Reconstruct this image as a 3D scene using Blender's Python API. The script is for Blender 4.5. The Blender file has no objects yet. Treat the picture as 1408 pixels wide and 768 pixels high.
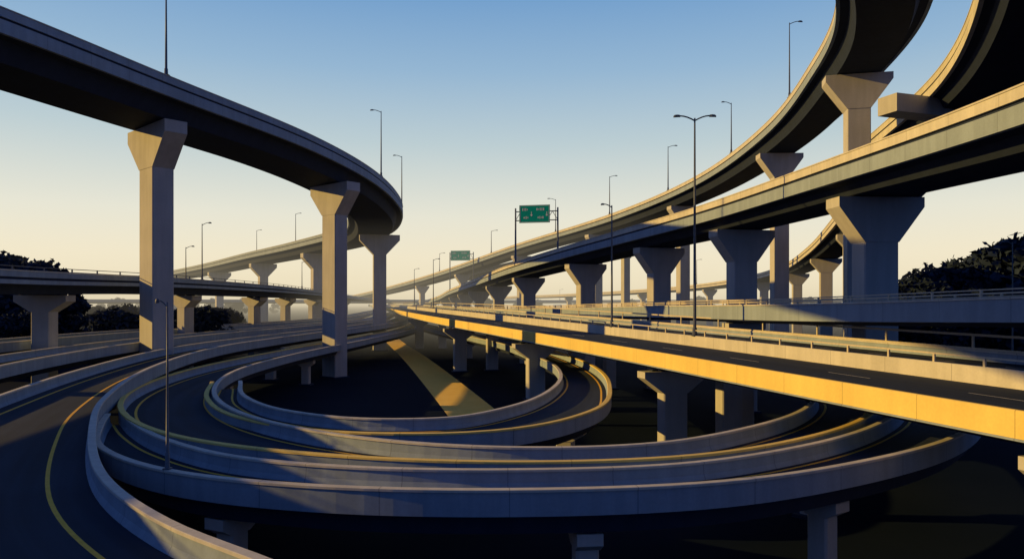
import bpy, math, random
from mathutils import Vector
random.seed(7)
S=bpy.context.scene
# ---------------------------------------------------------------- materials
def newmat(name):
    m=bpy.data.materials.new(name); m.use_nodes=True
    nt=m.node_tree; b=nt.nodes['Principled BSDF']; return m,nt,b
def N(nt,t,**k):
    n=nt.nodes.new(t)
    for a,v in k.items(): setattr(n,a,v)
    return n
def ramp(nt,fac,stops):
    r=N(nt,'ShaderNodeValToRGB'); e=r.color_ramp.elements
    e[0].position,e[0].color=stops[0][0],(*stops[0][1],1)
    e[1].position,e[1].color=stops[-1][0],(*stops[-1][1],1)
    for p,c in stops[1:-1]:
        x=e.new(p); x.color=(*c,1)
    nt.links.new(fac,r.inputs[0]); return r
def mixc(nt,a,b,fac,mode='MULTIPLY'):
    m=N(nt,'ShaderNodeMix',data_type='RGBA',blend_type=mode)
    if isinstance(fac,(int,float)): m.inputs[0].default_value=fac
    else: nt.links.new(fac,m.inputs[0])
    for s,i in ((a,6),(b,7)):
        if isinstance(s,tuple): m.inputs[i].default_value=(*s,1)
        else: nt.links.new(s,m.inputs[i])
    return m.outputs[2]
def concrete(name,base,joint=6.0,rough=.85,stain=.2):
    m,nt,b=newmat(name); L=nt.links
    g=N(nt,'ShaderNodeNewGeometry'); 
    n1=N(nt,'ShaderNodeTexNoise'); n1.inputs['Scale'].default_value=.2; n1.inputs['Detail'].default_value=4
    L.new(g.outputs['Position'],n1.inputs['Vector'])
    r1=ramp(nt,n1.outputs[0],[(.3,tuple(c*.92 for c in base)),(.7,tuple(min(1,c*1.06) for c in base))])
    mp=N(nt,'ShaderNodeMapping'); mp.inputs['Scale'].default_value=(1.1,1.1,.12)
    L.new(g.outputs['Position'],mp.inputs[0])
    n2=N(nt,'ShaderNodeTexNoise'); n2.inputs['Scale'].default_value=1.0; n2.inputs['Detail'].default_value=3
    L.new(mp.outputs[0],n2.inputs['Vector'])
    k=1-stain*.55
    r2=ramp(nt,n2.outputs[0],[(.42,(k,k,k)),(.62,(1,1,1))])
    c=mixc(nt,r1.outputs[0],r2.outputs[0],1.0)
    n3=N(nt,'ShaderNodeTexNoise'); n3.inputs['Scale'].default_value=6; n3.inputs['Detail'].default_value=4
    L.new(g.outputs['Position'],n3.inputs['Vector'])
    r3=ramp(nt,n3.outputs[0],[(.3,(.95,.95,.95)),(.7,(1.03,1.03,1.03))])
    c=mixc(nt,c,r3.outputs[0],1.0)
    if joint:
        uv=N(nt,'ShaderNodeUVMap'); sx=N(nt,'ShaderNodeSeparateXYZ'); L.new(uv.outputs[0],sx.inputs[0])
        md=N(nt,'ShaderNodeMath',operation='MODULO'); L.new(sx.outputs[0],md.inputs[0]); md.inputs[1].default_value=joint
        lt=N(nt,'ShaderNodeMath',operation='LESS_THAN'); L.new(md.outputs[0],lt.inputs[0]); lt.inputs[1].default_value=.05
        c=mixc(nt,c,(.6,.6,.62),lt.outputs[0],'MULTIPLY')
    L.new(c,b.inputs['Base Color']); b.inputs['Roughness'].default_value=rough
    b.inputs['Specular IOR Level'].default_value=.2
    return m
def asphalt(name,base):
    m,nt,b=newmat(name); L=nt.links
    g=N(nt,'ShaderNodeNewGeometry')
    n1=N(nt,'ShaderNodeTexNoise'); n1.inputs['Scale'].default_value=.12; n1.inputs['Detail'].default_value=6
    L.new(g.outputs['Position'],n1.inputs['Vector'])
    r=ramp(nt,n1.outputs[0],[(.3,tuple(c*.85 for c in base)),(.7,tuple(c*1.15 for c in base))])
    uv=N(nt,'ShaderNodeUVMap'); mp=N(nt,'ShaderNodeMapping'); mp.inputs['Scale'].default_value=(.03,1.1,1)
    L.new(uv.outputs[0],mp.inputs[0])
    n2=N(nt,'ShaderNodeTexNoise'); n2.inputs['Scale'].default_value=1; n2.inputs['Detail'].default_value=3
    L.new(mp.outputs[0],n2.inputs['Vector'])
    r2=ramp(nt,n2.outputs[0],[(.35,(.82,.82,.82)),(.65,(1.15,1.15,1.15))])
    c=mixc(nt,r.outputs[0],r2.outputs[0],1.0)
    n3=N(nt,'ShaderNodeTexNoise'); n3.inputs['Scale'].default_value=25; n3.inputs['Detail'].default_value=3
    L.new(g.outputs['Position'],n3.inputs['Vector'])
    r3=ramp(nt,n3.outputs[0],[(.3,(.88,.88,.88)),(.7,(1.12,1.12,1.12))])
    c=mixc(nt,c,r3.outputs[0],1.0)
    L.new(c,b.inputs['Base Color']); b.inputs['Roughness'].default_value=.9
    b.inputs['Specular IOR Level'].default_value=.15
    return m
def noisy(name,c1,c2,scale,rough=.9,metal=0.0,spec=.2):
    m,nt,b=newmat(name); L=nt.links
    g=N(nt,'ShaderNodeNewGeometry')
    n1=N(nt,'ShaderNodeTexNoise'); n1.inputs['Scale'].default_value=scale; n1.inputs['Detail'].default_value=6
    L.new(g.outputs['Position'],n1.inputs['Vector'])
    r=ramp(nt,n1.outputs[0],[(.35,c1),(.65,c2)])
    L.new(r.outputs[0],b.inputs['Base Color']); b.inputs['Roughness'].default_value=rough
    b.inputs['Metallic'].default_value=metal; b.inputs['Specular IOR Level'].default_value=spec
    return m
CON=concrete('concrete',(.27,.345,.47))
FAS=concrete('sunlit_fascia_concrete',(.56,.55,.54),joint=6)  # paler concrete copy: sunlight painted into copings and sun-side parapets
DRK=concrete('shade_dark_concrete',(.022,.034,.075),joint=0)  # shade of undersides and grooves put into a near-black concrete colour
PIE=concrete('pier_concrete',(.46,.465,.50),joint=0,stain=.15)
ASP=asphalt('asphalt',(.022,.034,.064))
YEL=noisy('yellow_paint',(.76,.44,.05),(.85,.50,.07),3,.7)
WHT=noisy('white_paint',(.45,.45,.43),(.6,.6,.58),3,.7)
MET=noisy('galvanised_steel',(.09,.105,.14),(.12,.14,.19),4,.5,.2)
RAI=noisy('rail_paint',(.46,.42,.36),(.54,.50,.43),4,.6)
GRN=noisy('sign_green',(.0,.40,.30),(.0,.46,.35),2,.45)
SGW=noisy('sign_white',(.8,.8,.8),(.88,.88,.88),2,.5)
LEN=noisy('lamp_lens',(.5,.5,.48),(.6,.6,.58),4,.3)
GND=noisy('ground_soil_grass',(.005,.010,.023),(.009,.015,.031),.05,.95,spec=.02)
LIT=noisy('sunlit_strip_gold',(.84,.56,.12),(.88,.60,.15),.4,.95)  # strip of sunlight on the ground, put into a golden surface colour
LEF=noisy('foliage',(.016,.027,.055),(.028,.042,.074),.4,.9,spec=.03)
BRK=noisy('bark',(.03,.035,.045),(.05,.055,.07),2,.9)
EDG=concrete('sunlit_ochre_edge',(.78,.60,.20),joint=6,stain=.1)  # golden sunlight on the viaduct edge put into its colour; also gold copings
MATS=[CON,FAS,DRK,PIE,ASP,YEL,WHT,MET,RAI,GRN,SGW,LEN,GND,LIT,LEF,BRK,EDG]
IX={m.name:i for i,m in enumerate(MATS)}
# ---------------------------------------------------------------- mesh builder
class MB:
    def __init__(s): s.v=[];s.f=[];s.m=[];s.uv=[];s.sm=[]
    def add(s,vs,fs,mat,uvs=None,smooth=False):
        o=len(s.v); s.v+= [tuple(a) for a in vs]
        s.uv+= uvs if uvs else [(3.0,0.0)]*len(vs)
        for f in fs: s.f.append([o+i for i in f]); s.m.append(mat); s.sm.append(smooth)
    def prism(s,poly,axis,mat):
        n=len(poly); a=Vector(axis)
        vs=[Vector(p)-a*.5 for p in poly]+[Vector(p)+a*.5 for p in poly]
        fs=[list(range(n))[::-1],list(range(n,2*n))]+[[i,(i+1)%n,n+(i+1)%n,n+i] for i in range(n)]
        s.add(vs,fs,mat)
    def box(s,c,ax,ay,az,mat):
        c=Vector(c);ax=Vector(ax)/2;ay=Vector(ay)/2
        s.prism([c-ax-ay,c+ax-ay,c+ax+ay,c-ax+ay],az,mat)
    def tube(s,pts,rad,mat,n=8):
        pts=[Vector(p) for p in pts]; vs=[];fs=[]
        for i,p in enumerate(pts):
            t=(pts[min(i+1,len(pts)-1)]-pts[max(i-1,0)]).normalized()
            a=t.cross(Vector((0,0,1)));
            if a.length<.05: a=t.cross(Vector((0,1,0)))
            a.normalize(); b=t.cross(a)
            for k in range(n):
                w=2*math.pi*k/n; vs.append(p+(a*math.cos(w)+b*math.sin(w))*rad[i])
        for i in range(len(pts)-1):
            for k in range(n): fs.append([i*n+k,i*n+(k+1)%n,(i+1)*n+(k+1)%n,(i+1)*n+k])
        fs.append(list(range(n))); fs.append([(len(pts)-1)*n+k for k in range(n)])
        s.add(vs,fs,mat,smooth=True)
    def sweep(s,sm,prof,mat,closed=True,i0=0,i1=None):
        i1=len(sm) if i1 is None else i1; sub=sm[i0:i1]; n=len(prof)
        if len(sub)<2: return
        vs=[];uv=[]
        for (p,hw,t,r,d) in sub:
            for (k,off,dz) in prof:
                lat=k*hw+off
                vs.append(p+r*lat+Vector((0,0,dz))); uv.append((d,lat))
        fs=[]; m=n if closed else n-1
        for i in range(len(sub)-1):
            for j in range(m): fs.append([i*n+j,i*n+(j+1)%n,(i+1)*n+(j+1)%n,(i+1)*n+j])
        if closed: fs.append(list(range(n))); fs.append([(len(sub)-1)*n+j for j in range(n)])
        s.add(vs,fs,mat,uv)
    def make(s,name,parent=None):
        me=bpy.data.meshes.new(name); me.from_pydata(s.v,[],s.f)
        used=sorted(set(s.m)); mp={u:i for i,u in enumerate(used)}
        for u in used: me.materials.append(MATS[u])
        me.polygons.foreach_set('material_index',[mp[x] for x in s.m])
        me.polygons.foreach_set('use_smooth',s.sm)
        ul=me.uv_layers.new(name='UVMap')
        flat=[]
        for l in me.loops: flat+=s.uv[l.vertex_index]
        ul.data.foreach_set('uv',flat)
        me.update()
        ob=bpy.data.objects.new(name,me); S.collection.objects.link(ob)
        if parent: ob.parent=parent
        return ob
def sample(pts,step=2.0):
    P=[tuple(p)+((0,) if len(p)==3 else ()) for p in pts]
    a=[2*P[0][i]-P[1][i] for i in range(4)]; b=[2*P[-1][i]-P[-2][i] for i in range(4)]
    Q=[a]+[list(p) for p in P]+[b]; out=[]
    def al(u,v): return max(1e-3,math.dist(u[:3],v[:3]))**.5
    for i in range(1,len(Q)-2):
        p0,p1,p2,p3=Q[i-1:i+3]; t0=0;t1=t0+al(p0,p1);t2=t1+al(p1,p2);t3=t2+al(p2,p3)
        n=max(2,int(math.dist(p1[:3],p2[:3])/step))
        for k in range(n):
            t=t1+(t2-t1)*k/n; r=[]
            for c in range(4):
                A1=(t1-t)/(t1-t0)*p0[c]+(t-t0)/(t1-t0)*p1[c]
                A2=(t2-t)/(t2-t1)*p1[c]+(t-t1)/(t2-t1)*p2[c]
                A3=(t3-t)/(t3-t2)*p2[c]+(t-t2)/(t3-t2)*p3[c]
                B1=(t2-t)/(t2-t0)*A1+(t-t0)/(t2-t0)*A2
                B2=(t3-t)/(t3-t1)*A2+(t-t1)/(t3-t1)*A3
                r.append((t2-t)/(t2-t1)*B1+(t-t1)/(t2-t1)*B2)
            out.append(r)
    out.append(list(P[-1])); res=[];d=0
    for i,o in enumerate(out):
        u=out[max(i-1,0)];v=out[min(i+1,len(out)-1)]
        t=Vector((v[0]-u[0],v[1]-u[1],0)).normalized(); r=Vector((t.y,-t.x,0))
        if i: d+=math.dist(o[:3],out[i-1][:3])
        res.append((Vector(o[:3]),o[3],t,r,d))
    return res
def from_left(pts,hw,dz=0):
    sm=sample([(x,y,z+dz) for x,y,z in pts],4)
    return [(p.x+r.x*hw,p.y+r.y*hw,p.z,hw) for (p,_,t,r,d) in sm]
def near(sm,x,y): return min(sm,key=lambda q:(q[0].x-x)**2+(q[0].y-y)**2)
# ---------------------------------------------------------------- structure parts
C,F,G,P,A,Y,W,M,R,E_=[IX[n] for n in ('concrete','sunlit_fascia_concrete','shade_dark_concrete','pier_concrete','asphalt','yellow_paint','white_paint','galvanised_steel','rail_paint','sunlit_ochre_edge')]
def deck(mb,sm,slab=.45,inset=1.2,depth=1.2,taper=.5,fm=C):
    mb.sweep(sm,[(-1,.03,0),(1,-.03,0)],A,False)
    s=slab-.02
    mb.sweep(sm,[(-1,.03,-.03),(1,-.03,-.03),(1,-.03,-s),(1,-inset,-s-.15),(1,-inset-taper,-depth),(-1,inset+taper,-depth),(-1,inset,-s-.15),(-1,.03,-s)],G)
def parapet(mb,sm,side,h=1.0,slab=.45,groove=False,mat=C,th=.3,cm=None,low=None):
    k=side; o=lambda x:-side*x
    cm=F if cm is None else cm; low=mat if low is None else low
    if groove:
        mb.sweep(sm,[(k,o(-.06),.12),(k,o(-.06),h-.16),(k,o(th-.04),h-.16),(k,o(th+.1),.12)],mat)
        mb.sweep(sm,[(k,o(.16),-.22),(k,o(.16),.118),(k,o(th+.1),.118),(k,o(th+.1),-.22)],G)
        mb.sweep(sm,[(k,o(-.16),-slab),(k,o(-.16),-.225),(k,o(.3),-.225),(k,o(.3),-slab)],low)
    else:
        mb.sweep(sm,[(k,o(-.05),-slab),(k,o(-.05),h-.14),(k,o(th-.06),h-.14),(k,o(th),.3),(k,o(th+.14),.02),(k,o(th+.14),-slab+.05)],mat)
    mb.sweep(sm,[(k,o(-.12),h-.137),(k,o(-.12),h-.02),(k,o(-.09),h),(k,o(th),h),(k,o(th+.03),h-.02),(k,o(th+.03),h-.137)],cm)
def line(mb,sm,k,off,w=.15,mat=Y,dash=None):
    pr=[(k,off-w/2,.006),(k,off+w/2,.006)]
    if not dash: mb.sweep(sm,pr,mat,False)
    else:
        i=0;n=len(sm);a=max(1,int(dash))
        while i<n-a-1: mb.sweep(sm,pr,mat,False,i,i+a+1); i+=a*3
def rail(mb,sm,k,off,z,h,sp,rails=(1.0,.5),mat=R,w=.09):
    for f in rails:
        zz=z+h*f
        mb.sweep(sm,[(k,off-w,zz-w),(k,off+w,zz-w),(k,off+w,zz+w),(k,off-w,zz+w)],mat)
    nxt=0
    for (p,hw,t,r,d) in sm:
        if d>=nxt and p.y<330:
            nxt=d+sp
            c=p+r*(k*hw+off)+Vector((0,0,z+h/2-.05)); mb.box(c,r*.14,t*.16,(0,0,h),mat)
def pier(mb,c,t,ztop,z0,w,d,W,ch,lip,pads=True):
    t=Vector(t).normalized(); n=Vector((t.y,-t.x,0)); c=Vector((c[0],c[1],0)); zt=ztop-.14
    Z=lambda a,z:c+t*a+Vector((0,0,z))
    zs=zt-ch; ch_=.12
    sh=[(-w/2+ch_,-d/2),(w/2-ch_,-d/2),(w/2,-d/2+ch_),(w/2,d/2-ch_),(w/2-ch_,d/2),(-w/2+ch_,d/2),(-w/2,d/2-ch_),(-w/2,-d/2+ch_)]
    base=[c+t*a+n*b+Vector((0,0,(z0+zs)/2)) for a,b in sh]
    mb.prism(base,(0,0,zs-z0),P)
    poly=[Z(-W/2,zt),Z(-W/2,zt-lip),Z(-w/2-.004,zs-.003),Z(w/2+.004,zs-.003),Z(W/2,zt-lip),Z(W/2,zt)]
    mb.prism(poly,n*(d+.12),P)
    if pads:
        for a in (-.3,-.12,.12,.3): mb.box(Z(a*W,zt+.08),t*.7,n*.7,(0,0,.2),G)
    if z0<1: mb.box(c+Vector((0,0,.1)),t*(w+.8),n*(d+.8),(0,0,.3),G)
def pier_at(mb,sm,x,y,depth,w,d,W,ch,lip,off=0,t=None,z0=-.3):
    q=near(sm,x,y); c=q[0]+q[3]*off
    pier(mb,(c.x,c.y),t or q[3],q[0].z-depth,z0,w,d,W,ch,lip)
# ================================================================= LEFT HIGH FLYOVER
mb=MB()
L1c=[(-112,8,48),(-92,30,48.2),(-76,54,48.2),(-65,83,47.8),(-57,107,47.3),(-45.8,137,46.2),(-40,160,44.9),(-38.3,187,43.8),(-41,218,42.8),(-54,264,41.8),(-86,315,40.8),(-128,372,39.6),(-180,446,38.2),(-245,530,36.5),(-340,640,34)]
L1=sample([p+(8,) for p in L1c],2)
deck(mb,L1,1.7,1.6,4.1,1.2)
for s in (-1,1): parapet(mb,L1,s,1.25,1.75,True)
line(mb,L1,-1,1.0);line(mb,L1,1,-1.0,mat=W);line(mb,L1,0,0,mat=W,dash=2)
pier_at(mb,L1,-55.5,112,4.1,5.0,3.2,14,6.5,1.8,off=0,t=(.74,-.67,0))
pier_at(mb,L1,-38.5,155,4.1,4.6,3.2,13,6.5,1.8,off=3,t=(.76,-.65,0))
pier_at(mb,L1,-46,240,4.1,4.2,3.6,13,6.5,1.8,off=2)
pier_at(mb,L1,-84,312,4.1,4.2,3.6,13,6.5,1.8)
pier_at(mb,L1,-126,370,4.1,4.2,3.6,13,6.5,1.8)
pier_at(mb,L1,-178,446,4.1,4.2,3.6,13,6.5,1.8)
pier_at(mb,L1,-245,530,4.1,4.2,3.6,13,6.5,1.8)
mb.make('flyover_viaduct')
# ================================================================= LEFT LOW DECK
mb=MB()
L2=sample([(-62,20,19,5),(-65,55,19,5),(-66,92,19,5),(-66,130,19.4,5),(-68,190,19.4,5),(-74,245,19.3,5),(-88,350,19,5),(-112,520,18.5,5),(-140,800,18,5)],3)
deck(mb,L2,.7,1.3,2.0,.5)
for s in (-1,1): parapet(mb,L2,s,1.0,.75,True); rail(mb,L2,s,-s*.2,1.0,.45,4,(1.0,),mat=M,w=.05)
for y in (70,104,150,195,240,300,370,460): pier_at(mb,L2,-68,y,2.0,2.6,2.2,7.5,2.4,.9,off=-1,t=(.85,-.53,0) if y>120 else None)
mb.make('elevated_road')
# ================================================================= LEFT GROUND-LEVEL CURVED ROADS
mb=MB()
RA=sample([(30,-4,6.8,6.5),(14,1,6.8,6.5),(0,8.5,6.8,6.5),(-11,17.5,6.8,6.5),(-17.5,22.8,6.8,6.5),(-24.5,31,6.8,6.3),(-33,46.5,6.9,5.5),(-38,59,7.1,4.5),(-44.3,81,7.6,3.6),(-49.5,113,8,3.4),(-49.5,151,8,3.5),(-46,200,8,3.5),(-44,270,8,3.5),(-62,440,8,3.5),(-110,800,8,3.5)],1.5)
deck(mb,RA,.4,.9,1.3)
for s in (-1,1): parapet(mb,RA,s,1.0,.45)
line(mb,RA,1,-2.2,.2);line(mb,RA,-1,1.6,.25)
for (x,y) in ((-30,41),(-42,72),(-49,105),(-49,150)): pier_at(mb,RA,x,y,1.3,1.8,1.6,5,1.6,.6)
mb.make('curved_road')
mb=MB()
RA2=sample([(-38,14,8.4,3.6),(-46,38,8.5,3.6),(-52,60,8.6,3.5),(-57.5,85,8.8,3.3),(-61,113,8.9,3.2),(-61,150,8.9,3.2),(-56,200,8.9,3.2),(-54,270,8.8,3.2),(-72,440,8.8,3.2),(-120,800,8.8,3.2)],2)
deck(mb,RA2,.4,.9,1.3)
for s in (-1,1): parapet(mb,RA2,s,.9,.45)
line(mb,RA2,-1,1.0,.25);line(mb,RA2,1,-.7,.16,mat=W)
mb.make('curved_road')
mb=MB()
RA3=sample([(-62,30,9.2,3.4),(-68,62,9.4,3.4),(-73,100,9.6,3.4),(-73,150,9.6,3.4),(-67,200,9.5,3.4),(-66,270,9.4,3.4),(-86,440,9.4,3.4),(-135,800,9.4,3.4)],3)
deck(mb,RA3,.4,.9,1.3)
for s in (-1,1): parapet(mb,RA3,s,.9,.45)
line(mb,RA3,0,0,.16,mat=W,dash=1)
mb.make('curved_road')
# ================================================================= LOOP RAMPS
mb=MB()
Ba=sample([(-32.4,59.5,5.95,.7),(-29.3,54,6,1.2),(-24.4,46.9,6,2.0),(-17.5,41,6,2.2),(-9.5,38,6,2.2),(0,37.2,6,2.2),(10,38.7,6,2.2),(19.5,43.8,6,2.4),(28.5,51.5,6,2.8),(37,63,6,3),(43,80,6,3),(45,105,6,3)],1.2)
deck(mb,Ba,.3,.5,1.4,.3)
for s in (-1,1): parapet(mb,Ba,s,1.0,.32)
line(mb,Ba,-1,.9,.2,mat=Y)
for (x,y) in ((-15.5,40),(4.2,37.5),(18.5,43)): pier_at(mb,Ba,x,y,1.4,1.3,1.2,2.6,1.0,.6)
mb.make('loop_ramp')
mb=MB()
Bb=sample([(-52,440,6.1,2.8),(-36,260,6.1,2.8),(-37.5,180,6.1,2.8),(-40.5,123,6.1,3),(-39.5,95,6.1,3.4),(-34.5,74,6.1,4.0),(-27.5,60,6.1,4.0),(-19,50.5,6.1,3.6),(-8.5,44.6,6.1,2.6),(1,42.8,6.1,2.1),(10,44.4,6.1,2.1),(18.8,50.6,6.1,2.4),(26.5,59.5,6.1,2.6),(33,72,6.1,3),(37,92,6.1,3)],1.2)
deck(mb,Bb,.3,.5,1.2,.3)
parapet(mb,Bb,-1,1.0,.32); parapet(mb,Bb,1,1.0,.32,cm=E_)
line(mb,Bb,1,-1.3,.22);line(mb,Bb,-1,1.0,.2,mat=Y)
for (x,y) in ((-33,72),(-39,100),(22,54),(-40,140)): pier_at(mb,Bb,x,y,1.2,1.5,1.3,3.2,1.2,.6)
mb.make('loop_ramp')
mb=MB()
Dd=sample([(-33,84,5.96,1.6),(-27.5,70,5.96,1.8),(-20.5,59.8,5.96,2.3),(-12,54.3,5.96,3),(-3,54.6,6,3.6),(3.6,63,6,3.7),(7.8,80,6,3.0),(9,101,6,2.8),(7,122,6,2.9),(.5,161,6,3),(-12,205,6,3),(-25,250,6,3),(-48,340,6,3)],1.2)
deck(mb,Dd,.3,.6,1.2,.3)
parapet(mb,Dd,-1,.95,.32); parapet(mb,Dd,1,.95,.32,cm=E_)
line(mb,Dd,1,-1.0,.2);line(mb,Dd,-1,.9,.2,mat=Y)
for (x,y) in ((5,66),(-22,62),(9,95),(4,140),(-12,205)): pier_at(mb,Dd,x,y,1.2,1.5,1.3,3.6,1.2,.6)
mb.make('loop_ramp')
# ================================================================= RIGHT LOW VIADUCT (sunlit edge)
mb=MB()
r1=[(42,-14,8.5),(36.5,5,8.6),(31.8,20,8.8),(26,37,9.0),(12.5,80,9.6),(-1.2,120,10.3),(-17,168,11.0),(-36,246,11.3),(-70,400,11.5),(-135,700,11.5)]
dz=1.3
LO=sample(from_left(r1,4.6,dz),2)
deck(mb,LO,1.25,2.2,2.2,.8)
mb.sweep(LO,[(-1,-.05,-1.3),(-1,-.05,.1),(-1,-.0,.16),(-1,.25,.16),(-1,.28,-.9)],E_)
mb.sweep(LO,[(-1,-.12,-1.42),(-1,-.12,-1.305),(-1,.3,-1.305),(-1,.3,-1.42)],C)
line(mb,LO,-1,1.0,.15,mat=W);line(mb,LO,0,0,.13,mat=W,dash=2)
UPc=[(p.x+r.x*7.9,p.y+r.y*7.9,p.z+1.0,3.2) for (p,_,t,r,d) in sample(from_left(r1,4.6,dz),5)]
UP=sample(UPc,2)
deck(mb,UP,.8,.6,1.6,.3)
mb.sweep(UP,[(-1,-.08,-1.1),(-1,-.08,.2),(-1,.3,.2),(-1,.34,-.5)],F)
rail(mb,UP,-1,.1,.2,.62,3.6,(1.0,),w=.06)
parapet(mb,UP,1,.8,.8)
rail(mb,UP,1,-.15,.8,1.15,8,(1.0,.05),w=.09)
line(mb,UP,0,0,.13,mat=W,dash=2)
for y in (38,80,120,168,246,330): 
    xs={38:30,80:16,120:3,168:-12,246:-31,330:-50}
    pier_at(mb,LO,xs[y],y,2.2,2.9,1.6,7.6,2.4,.7)
    pier_at(mb,UP,xs[y]+8,y+3,1.6,2.6,1.6,5.5,2.0,.7)
mb.make('highway_viaduct')
# ================================================================= RIGHT MID VIADUCT
mb=MB()
r3=[(44,15,17.6),(39.5,32,17.2),(34.5,48,16.7),(28.5,75,16.1),(22,105,15.8),(10,150,15.1),(-5,205,14.4),(-40,330,13.8),(-75,450,13.6),(-150,760,13.4)]
R3=sample(from_left(r3,3.4,-.9),3)
deck(mb,R3,1.1,.8,1.5,.3)
parapet(mb,R3,-1,.6,1.15);parapet(mb,R3,1,.6,1.15)
for s in(-1,1): rail(mb,R3,s,-s*.15,.6,.55,3,(1.0,.5),w=.05)
for y in (90,135,190,260): pier_at(mb,R3,{90:28,135:18,190:3,260:-16}[y]+3,y,1.5,2,1.6,5,2,.7)
mb.make('elevated_road')
# ================================================================= RIGHT HIGH VIADUCT
mb=MB()
r2=[(22,-10,28.4),(27,10,28.8),(30.3,28,29.2),(32,46,29.7),(32,75,30.5),(28,105,30.2),(20.8,133,29.5),(10.4,163,28.1),(-.8,205,26.6),(-12,265,25.1),(-23.5,330,23.8),(-35,400,22.6),(-50,490,20),(-72,600,17.5),(-120,800,15)]
R2=sample(from_left(r2,5.6,-1.05),2)
deck(mb,R2,1.5,1.6,2.6,.8)
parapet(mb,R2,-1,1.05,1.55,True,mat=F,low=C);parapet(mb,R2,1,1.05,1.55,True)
line(mb,R2,-1,1);line(mb,R2,1,-1,mat=W);line(mb,R2,0,0,mat=W,dash=2)
for (x,y) in ((38,75),(33,105),(25.9,133),(15.5,163),(4.3,205),(-7,255),(-16,305),(-25,355),(-34,410),(-50,480)):
    pier_at(mb,R2,x,y,2.6,3.6,2.6,9,4.6,1.0)
pier_at(mb,R2,35,24,2.6,3.6,2.6,9,4.6,1.0)
mb.make('highway_viaduct')
# ================================================================= TOP RIGHT RAMPS
mb=MB()
r4=[(-42,48,56),(-12,47,56),(12,56,56),(30,73,55.6),(42,94,55),(49.5,122,55),(53.5,153,53.7),(52,203,51.5),(38,260,48.5),(2,345,43.5),(-45,450,35),(-100,580,28),(-190,800,20)]
R4=sample(from_left(r4,5.2,-1.1),2)
deck(mb,R4,1.5,1.3,3.6,.8)
parapet(mb,R4,-1,1.1,1.55,True,mat=F,low=C);parapet(mb,R4,1,1.1,1.55,True)
line(mb,R4,-1,.9);line(mb,R4,1,-.9,mat=W)
for (x,y) in ((53,110),(58,160),(52,225),(30,285),(0,350),(-35,425),(-70,500)):
    pier_at(mb,R4,x,y,3.6,3.3,3.0,9.4,5.2,1.0)
mb.make('flyover_ramp')
mb=MB()
r5=[(20,32,47.5),(33,50,47.3),(46,72,46.8),(54.5,92,46.2),(60,115,45.4),(65,145,44.6),(66,180,44.3),(61,220,43.6),(44,280,41.5),(8,362,38),(-35,455,33)]
R5=sample(from_left(r5,5.0,-1.1),2)
deck(mb,R5,1.3,1.2,2.6,.8)
parapet(mb,R5,-1,1.1,1.35,True,mat=F);parapet(mb,R5,1,1.1,1.35,True)
for (x,y) in ((70,150),(66,215),(45,290)): pier_at(mb,R5,x,y,2.6,2.8,2.6,8.5,4,1.0)
mb.box((55,99,42.4),(9.5,3.2,0),(-1,3,0),(0,0,2.4),P)
mb.make('flyover_ramp')
mb=MB()
R6=sample([(46,84,33,4.5),(57,112,32.2,4.5),(68,145,30.8,4.5),(82,190,29.4,4.5),(96,245,27.6,4.5),(104,300,26.3,4.5),(106,390,24.8,4.5),(90,500,23.5,4.5),(50,640,22,4.5),(-20,850,21,4.5)],3)
deck(mb,R6,1.0,1.2,2.0,.6)
parapet(mb,R6,-1,1.0,1.05,True,mat=F);parapet(mb,R6,1,1.0,1.05,True)
for (x,y) in ((83,190),(97,245),(104,300),(107,390),(90,500),(50,640),(66,140)): pier_at(mb,R6,x,y,2.0,3.0,2.4,7.5,3.6,.9)
mb.make('elevated_ramp')
mb=MB()
X1=sample([(-330,560,17,6),(-120,640,17,6),(60,760,17,6),(300,820,18,6),(560,760,19,6)],8)
deck(mb,X1,.9,1.5,2.2,.8)
for s in (-1,1): parapet(mb,X1,s,1.1,1.0,True)
for x in range(-300,540,45):
    q=min(X1,key=lambda q:abs(q[0].x-x)); pier_at(mb,X1,q[0].x,q[0].y,2.2,3,2.4,9,3,1)
mb.make('elevated_road')
# ================================================================= GROUND
mb=MB(); E=6000
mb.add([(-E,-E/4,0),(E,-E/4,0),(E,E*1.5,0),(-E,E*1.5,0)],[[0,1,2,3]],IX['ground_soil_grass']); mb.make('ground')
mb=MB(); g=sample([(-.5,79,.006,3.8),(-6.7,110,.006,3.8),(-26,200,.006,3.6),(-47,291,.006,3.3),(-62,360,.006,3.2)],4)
mb.sweep(g,[(-1,0,0),(1,0,0)],IX['sunlit_strip_gold'],False); mb.make('sunlit_ground_strip')  # band of sunlight laid on the ground as a coloured strip
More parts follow.
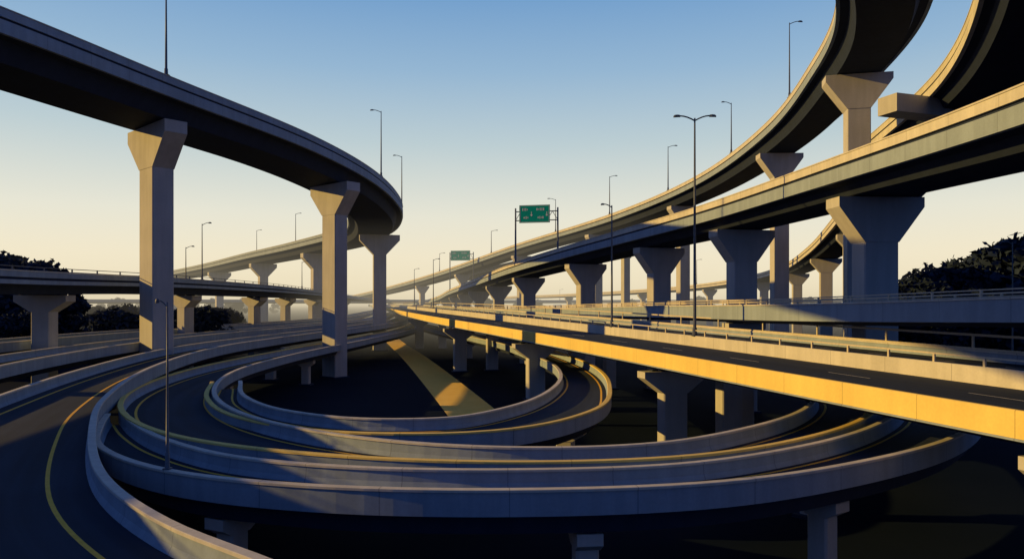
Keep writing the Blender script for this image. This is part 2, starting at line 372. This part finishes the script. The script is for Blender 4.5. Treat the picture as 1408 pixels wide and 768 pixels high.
# ================================================================= STREET LAMPS
def lamp(x,y,z0,z1,ang,arm=2.2,double=False,r=.14,base=True):
    mb=MB(); h=z1-z0
    mb.tube([(x,y,z0),(x,y,z0+h*.5),(x,y,z1)],[r*1.15,r*.85,r*.55],M,10)
    mb.tube([(x,y,z0-.02),(x,y,z0+.9)],[r*1.7,r*1.5],M,10)
    mb.box((x,y,z0+.04),(r*5,0,0),(0,r*5,0),(0,0,.08),M)
    for sgn in ((1,-1) if double else (1,)):
        a=math.radians(ang); u=Vector((math.cos(a)*sgn,math.sin(a)*sgn,0)); w=Vector((-u.y,u.x,0)); o=Vector((x,y,z1-.3))
        rise=arm*.16
        pts=[o+u*(arm*f)+Vector((0,0,.3+rise*math.sin(f*1.5)-.3*(1-f)*(1-f))) for f in (0,.25,.5,.75,1)]
        mb.tube(pts,[r*.5]*5,M,6)
        e=pts[-1]; L=arm*.42; 
        top=[e+u*(L*a_)+w*(b_*arm*.085)+Vector((0,0,c_)) for a_,b_,c_ in ((-.05,-.5,0),(.35,-1,.02),(.8,-1,.0),(1.05,-.4,-.03),(1.05,.4,-.03),(.8,1,.0),(.35,1,.02),(-.05,.5,0))]
        bot=[p-Vector((0,0,.11+arm*.02)) for p in top]
        cap=[e+u*(L*a_)+w*(b_*arm*.05)+Vector((0,0,c_+.09+arm*.015)) for a_,b_,c_ in ((.05,-.5,0),(.38,-1,.02),(.75,-1,.0),(.92,-.4,-.03),(.92,.4,-.03),(.75,1,.0),(.38,1,.02),(.05,.5,0))]
        k=8
        mb.add(top+bot+cap,[[i,(i+1)%k,k+(i+1)%k,k+i] for i in range(k)]+[[i,(i+1)%k,2*k+(i+1)%k,2*k+i] for i in range(k)]+[list(range(k,2*k)),list(range(2*k,3*k))],M)
        lens=[p+(e+u*L*.5-p)*.25-Vector((0,0,.02)) for p in bot]
        mb.add(lens,[list(range(k))],IX['lamp_lens'])
    mb.make('street_lamp')
def lamp_on(sm,x,y,k,off,dz,top,ang,**kw):
    q=near(sm,x,y); p=q[0]+q[3]*(k*q[1]+off); lamp(p.x,p.y,p.z+dz,top,ang,**kw)
lamp_on(UP,20,84,-1,.1,.2,37.2,-2,arm=1.7,double=True,r=.17)
lamp_on(UP,13,103.5,-1,.1,.2,29.8,180,arm=1.1,r=.15)
lamp_on(UP,-26,248,-1,.1,.2,30.5,0,arm=1.6,r=.16)
lamp_on(UP,-45,320,-1,.1,.2,30.5,0,arm=1.6,r=.16)
lamp_on(R4,56.5,137,-1,.2,1.1,68.5,0,arm=1.7,r=.14)
lamp_on(R4,58,180,-1,.2,1.1,65,180,arm=1.7,r=.16)
lamp_on(R4,52,225,-1,.2,1.1,64,0,arm=2,r=.17)
lamp_on(R4,38,268,-1,.2,1.1,62,0,arm=2,r=.18)
lamp_on(R4,20,310,-1,.2,1.1,59.5,180,arm=2.4,r=.18)
lamp_on(R4,-10,375,-1,.2,1.1,52.5,0,arm=2.4,r=.2)
lamp_on(R4,-45,450,-1,.2,1.1,46,0,arm=2.4,r=.2)
lamp_on(L1,-57,106,1,-.2,1.25,62,180,arm=2,r=.16)
lamp_on(L1,-38,172,1,-.2,1.25,61,180,arm=1.8,r=.16)
lamp_on(L1,-41,214,1,-.2,1.25,59,180,arm=1.8,r=.17)
lamp_on(L1,-113,350,1,-.2,1.25,59,0,arm=2,r=.2)
lamp_on(L1,-150,402,1,-.2,1.25,56,0,arm=2,r=.2)
lamp_on(L2,-66,120,1,-.2,1.0,28,0,arm=1,r=.1)
lamp_on(L2,-66,145,1,-.2,1.0,31.5,0,arm=1.3,r=.12)
lamp_on(L2,-67,160,-1,.2,1.0,28,0,arm=1.3,r=.12)
lamp_on(L2,-72,235,1,-.2,1.0,29,0,arm=1.5,r=.13)
lamp_on(L2,-82,300,1,-.2,1.0,28,0,arm=1.5,r=.14)
lamp_on(L2,-90,360,1,-.2,1.0,29,0,arm=1.6,r=.15)
lamp_on(Ba,-17.5,41,1,-.1,1.0,16.0,180,arm=.45,r=.075)
lamp(75.7,110,0,25,180,arm=1.2,r=.12)
for x,y,k in ((70,260,0),(107,330,1),(107,400,1),(95,480,1)): lamp_on(R6,x,y,-1,.2,1,39+k*0,0,arm=2,r=.16)
for x in (-200,-110,-20,80,200,330): lamp_on(X1,x,700,-1,.2,1,29,0,arm=2.5,r=.2)
# ================================================================= OVERHEAD SIGNS
def gantry(sm,x,y,zt,wid,sw,sh,ang=0):
    q=near(sm,x,y); E0=bpy.data.objects.new('overhead_road_sign',None); S.collection.objects.link(E0)
    base=q[0]-q[3]*q[1]; a=math.radians(ang); u=Vector((math.cos(a),math.sin(a),0)); nn=Vector((u.y,-u.x,0))
    mb=MB(); up=Vector((0,0,1)); r=wid*.018
    for f in (0,1):
        p=base+u*(wid*f)+u*.2; top=Vector((p.x,p.y,zt-sh*.15)); mb.tube([(p.x,p.y,base.z+.2),top],[r*1.3,r],M,8)
        mb.tube([p+up*(.2),p+up*1.3],[r*1.9,r*1.8],M,8)
    zb=[zt-sh*.35,zt-sh*.85]; o=base+u*.2
    for z in zb: mb.tube([Vector((o.x,o.y,z)),Vector((o.x,o.y,z))+u*wid],[r*.7]*2,M,6)
    n=8
    for i in range(n):
        a0=o+u*(wid*i/n); a1=o+u*(wid*(i+1)/n)
        z0,z1=(zb[0],zb[1]) if i%2 else (zb[1],zb[0])
        mb.tube([Vector((a0.x,a0.y,z0)),Vector((a1.x,a1.y,z1))],[r*.4]*2,M,5)
    mb.make('gantry_frame',E0)
    c=o+u*(wid*.46)+nn*.5; c=Vector((c.x,c.y,zt-sh/2))
    mb=MB(); mb.box(c,u*sw,nn*.12,up*sh,IX['sign_green']); 
    for b in (-.3,.3): mb.box(c+u*(sw*b)-nn*.25,u*.15,nn*.35,up*sh*.9,M)
    mb.make('sign_panel',E0)
    mb=MB(); f=c+nn*.075; t=sh*.022
    for s in (-1,1):
        mb.box(f+up*(s*sh*.46),u*(sw*.95),nn*.02,up*t,IX['sign_white']); mb.box(f+u*(s*sw*.475),u*t,nn*.02,up*(sh*.92+t),IX['sign_white'])
    mb.make('border',E0)
    rn=random.Random(3); mb=MB(); SW=IX['sign_white']
    for (x0,zc,k) in ((-.40,.24,4),(.06,.24,5),(-.36,-.22,3),(.1,-.22,4)):
        xx=x0
        for i in range(k):
            w_=sw*rn.uniform(.026,.05); hh=sh*rn.choice((.09,.13,.15)); mb.box(f+u*(sw*xx+w_/2)+up*(sh*zc+hh*.1),u*w_*.75,nn*.02,up*hh,SW); xx+=w_/sw+.018
    for xa in (-.1,.40):
        pc=f+u*(sw*xa)+up*(-sh*.02); mb.box(pc+up*sh*.06,u*sh*.035,nn*.02,up*sh*.16,SW)
        mb.prism([pc+u*sh*.075-up*sh*.02,pc-u*sh*.075-up*sh*.02,pc-up*sh*.13],nn*.02,SW)
    mb.make('legend',E0)
gantry(R2,4.5,198,42.2,11.6,8.4,4.8,-12)
gantry(R2,-29,392,43.5,13,10.8,5.3,-12)
# ================================================================= TREES
def tree_mesh(name,h,w,seed,nclump=38,per=85,leaf=.55):
    rn=random.Random(seed); mb=MB()
    mb.tube([(0,0,-.2),(.1,0,h*.25),(0,.2,h*.55)],[h*.028,h*.02,h*.01],IX['bark'],7)
    cl=[]
    for i in range(nclump):
        a=rn.uniform(0,6.283); f=rn.uniform(.22,.97); prof=math.sin(min(1,max(0,(f-.12)/.88))*math.pi)**.6
        rr=w*prof*math.sqrt(rn.uniform(.05,1)); c=Vector((math.cos(a)*rr,math.sin(a)*rr,h*f)); cl.append(c)
        if i%4==0: mb.tube([(0,0,h*f*.55),c*.6+Vector((0,0,h*f*.3)),c],[h*.008,h*.005,h*.002],IX['bark'],4)
    vs=[];fs=[]
    for c in cl:
        cr=rn.uniform(.09,.17)*h*.9
        for j in range(per):
            d=Vector((rn.gauss(0,1),rn.gauss(0,1),rn.gauss(0,.75))); d=d.normalized()*cr*rn.uniform(.45,1)
            p=c+d; a=Vector((rn.gauss(0,1),rn.gauss(0,1),rn.gauss(0,1))).normalized(); b=a.cross(Vector((rn.gauss(0,1),rn.gauss(0,1),rn.gauss(0,1)))).normalized()
            l=leaf*rn.uniform(.6,1.3); o=len(vs)
            vs+=[p-a*l,p-b*l*.55,p+a*l,p+b*l*.55]; fs.append([o,o+1,o+2,o+3])
    mb.add(vs,fs,IX['foliage'])
    o=mb.make(name); me=o.data; bpy.data.objects.remove(o); return me
TM=[tree_mesh('tree_mesh',14,5.5,s) for s in range(4)]
def mass(name,items):
    E0=bpy.data.objects.new(name,None); S.collection.objects.link(E0)
    for i,(x,y,s) in enumerate(items):
        o=bpy.data.objects.new('tree',TM[i%4]); S.collection.objects.link(o); o.parent=E0
        o.location=(x,y,0); o.scale=(s*random.uniform(.95,1.25),s*random.uniform(.95,1.25),s); o.rotation_euler=(0,0,random.uniform(0,6.28))
rt=[]
for i in range(44):
    f=i/43; u=.535+.27*f; d=random.uniform(165,230); ht=16+(.014+.062*min(1,f*1.5)**.8)*d
    rt.append((u*d,d,ht/14*random.uniform(.92,1.06)))
mass('distant_tree_mass',rt)
lt=[]
for i in range(20):
    f=i/19; u=-.82+.17*f; d=random.uniform(180,240); lt.append((u*d,d,(16+.066*d*(1-.3*f))/14*random.uniform(.95,1.05)))
mass('distant_tree_mass',lt)
mt=[]
for i in range(110):
    d=random.uniform(150,330); u=random.uniform(-.78,-.32); mt.append((u*d-16,d,random.uniform(.8,1.02)))
mass('distant_tree_mass',mt)
ft=[]
for i in range(130):
    d=random.uniform(600,1100); u=random.uniform(-.8,.85)
    if -.25<u<-.05: continue
    ft.append((u*d,d,random.uniform(.9,1.5)))
mass('distant_tree_mass',ft)
# ================================================================= LIGHT, SKY, HAZE
EL=math.radians(16); AZ=Vector((-1,.06,0)).normalized()
ts=Vector((AZ.x*math.cos(EL),AZ.y*math.cos(EL),math.sin(EL)))
sl=bpy.data.lights.new('sun','SUN'); sl.energy=4.8; sl.angle=math.radians(.5); sl.color=(1,.61,.13)
so=bpy.data.objects.new('sun',sl); S.collection.objects.link(so); so.rotation_euler=ts.to_track_quat('Z','Y').to_euler()
w=bpy.data.worlds.new('World'); S.world=w; w.use_nodes=True; nt=w.node_tree; bg=nt.nodes['Background']
sk=nt.nodes.new('ShaderNodeTexSky'); sk.sky_type='NISHITA'; sk.sun_disc=False; sk.sun_elevation=EL; sk.sun_rotation=math.atan2(AZ.x,AZ.y)
sk.air_density=1.0; sk.dust_density=1.0; sk.ozone_density=2; sk.altitude=0
K=.1
tc=N(nt,'ShaderNodeTexCoord'); sx=N(nt,'ShaderNodeSeparateXYZ'); nt.links.new(tc.outputs['Generated'],sx.inputs[0])
front=ramp(nt,sx.outputs['Z'],[(0,(.93,.81,.56)),(.06,(.92,.83,.62)),(.115,(.82,.80,.67)),(.21,(.52,.63,.66)),(.30,(.31,.48,.66)),(.385,(.18,.36,.62)),(.55,(.05,.14,.36)),(1,(.03,.08,.25))])
back=ramp(nt,sx.outputs['Z'],[(0,(.06,.12,.29)),(.2,(.055,.115,.30)),(1,(.03,.08,.25))])
dt=N(nt,'ShaderNodeVectorMath',operation='DOT_PRODUCT'); nt.links.new(tc.outputs['Generated'],dt.inputs[0]); dt.inputs[1].default_value=(0,1,0)
mr=N(nt,'ShaderNodeMapRange',interpolation_type='SMOOTHSTEP'); nt.links.new(dt.outputs['Value'],mr.inputs[0]); mr.inputs[1].default_value=.56; mr.inputs[2].default_value=.78
grad=mixc(nt,back.outputs[0],front.outputs[0],mr.outputs[0],'MIX')
vs_=N(nt,'ShaderNodeVectorMath',operation='SCALE'); nt.links.new(grad,vs_.inputs[0]); vs_.inputs['Scale'].default_value=1/K
mx=mixc(nt,sk.outputs[0],vs_.outputs[0],.96,'MIX')
nt.links.new(mx,bg.inputs[0]); bg.inputs[1].default_value=K
# haze: thin distant mist, its glow put in by an emitting volume
mh=bpy.data.materials.new('glowing_haze'); mh.use_nodes=True; n_=mh.node_tree; n_.nodes.clear()
sg=.0006; ab=n_.nodes.new('ShaderNodeVolumeAbsorption'); ab.inputs['Color'].default_value=(0,0,0,1); ab.inputs['Density'].default_value=sg
em=n_.nodes.new('ShaderNodeEmission'); em.inputs[0].default_value=(.76,.66,.46,1); em.inputs[1].default_value=sg
ad=n_.nodes.new('ShaderNodeAddShader'); n_.links.new(ab.outputs[0],ad.inputs[0]); n_.links.new(em.outputs[0],ad.inputs[1])
ou=n_.nodes.new('ShaderNodeOutputMaterial'); n_.links.new(ad.outputs[0],ou.inputs['Volume'])
bpy.ops.mesh.primitive_cube_add(size=1,location=(0,1900,20)); ho=bpy.context.object; ho.name='glowing_haze'; ho.scale=(3600,3400,44); ho.data.materials.append(mh)
# ================================================================= CAMERA
cd=bpy.data.cameras.new('camera'); cd.lens=36*1000/1408; cd.sensor_width=36; cd.shift_y=31/1408; cd.clip_end=20000; cd.clip_start=.1
co=bpy.data.objects.new('camera',cd); S.collection.objects.link(co); co.location=(0,0,16); co.rotation_euler=(math.radians(90),0,0); S.camera=co
S.view_settings.view_transform='Standard'; S.view_settings.look='None'; S.view_settings.exposure=0
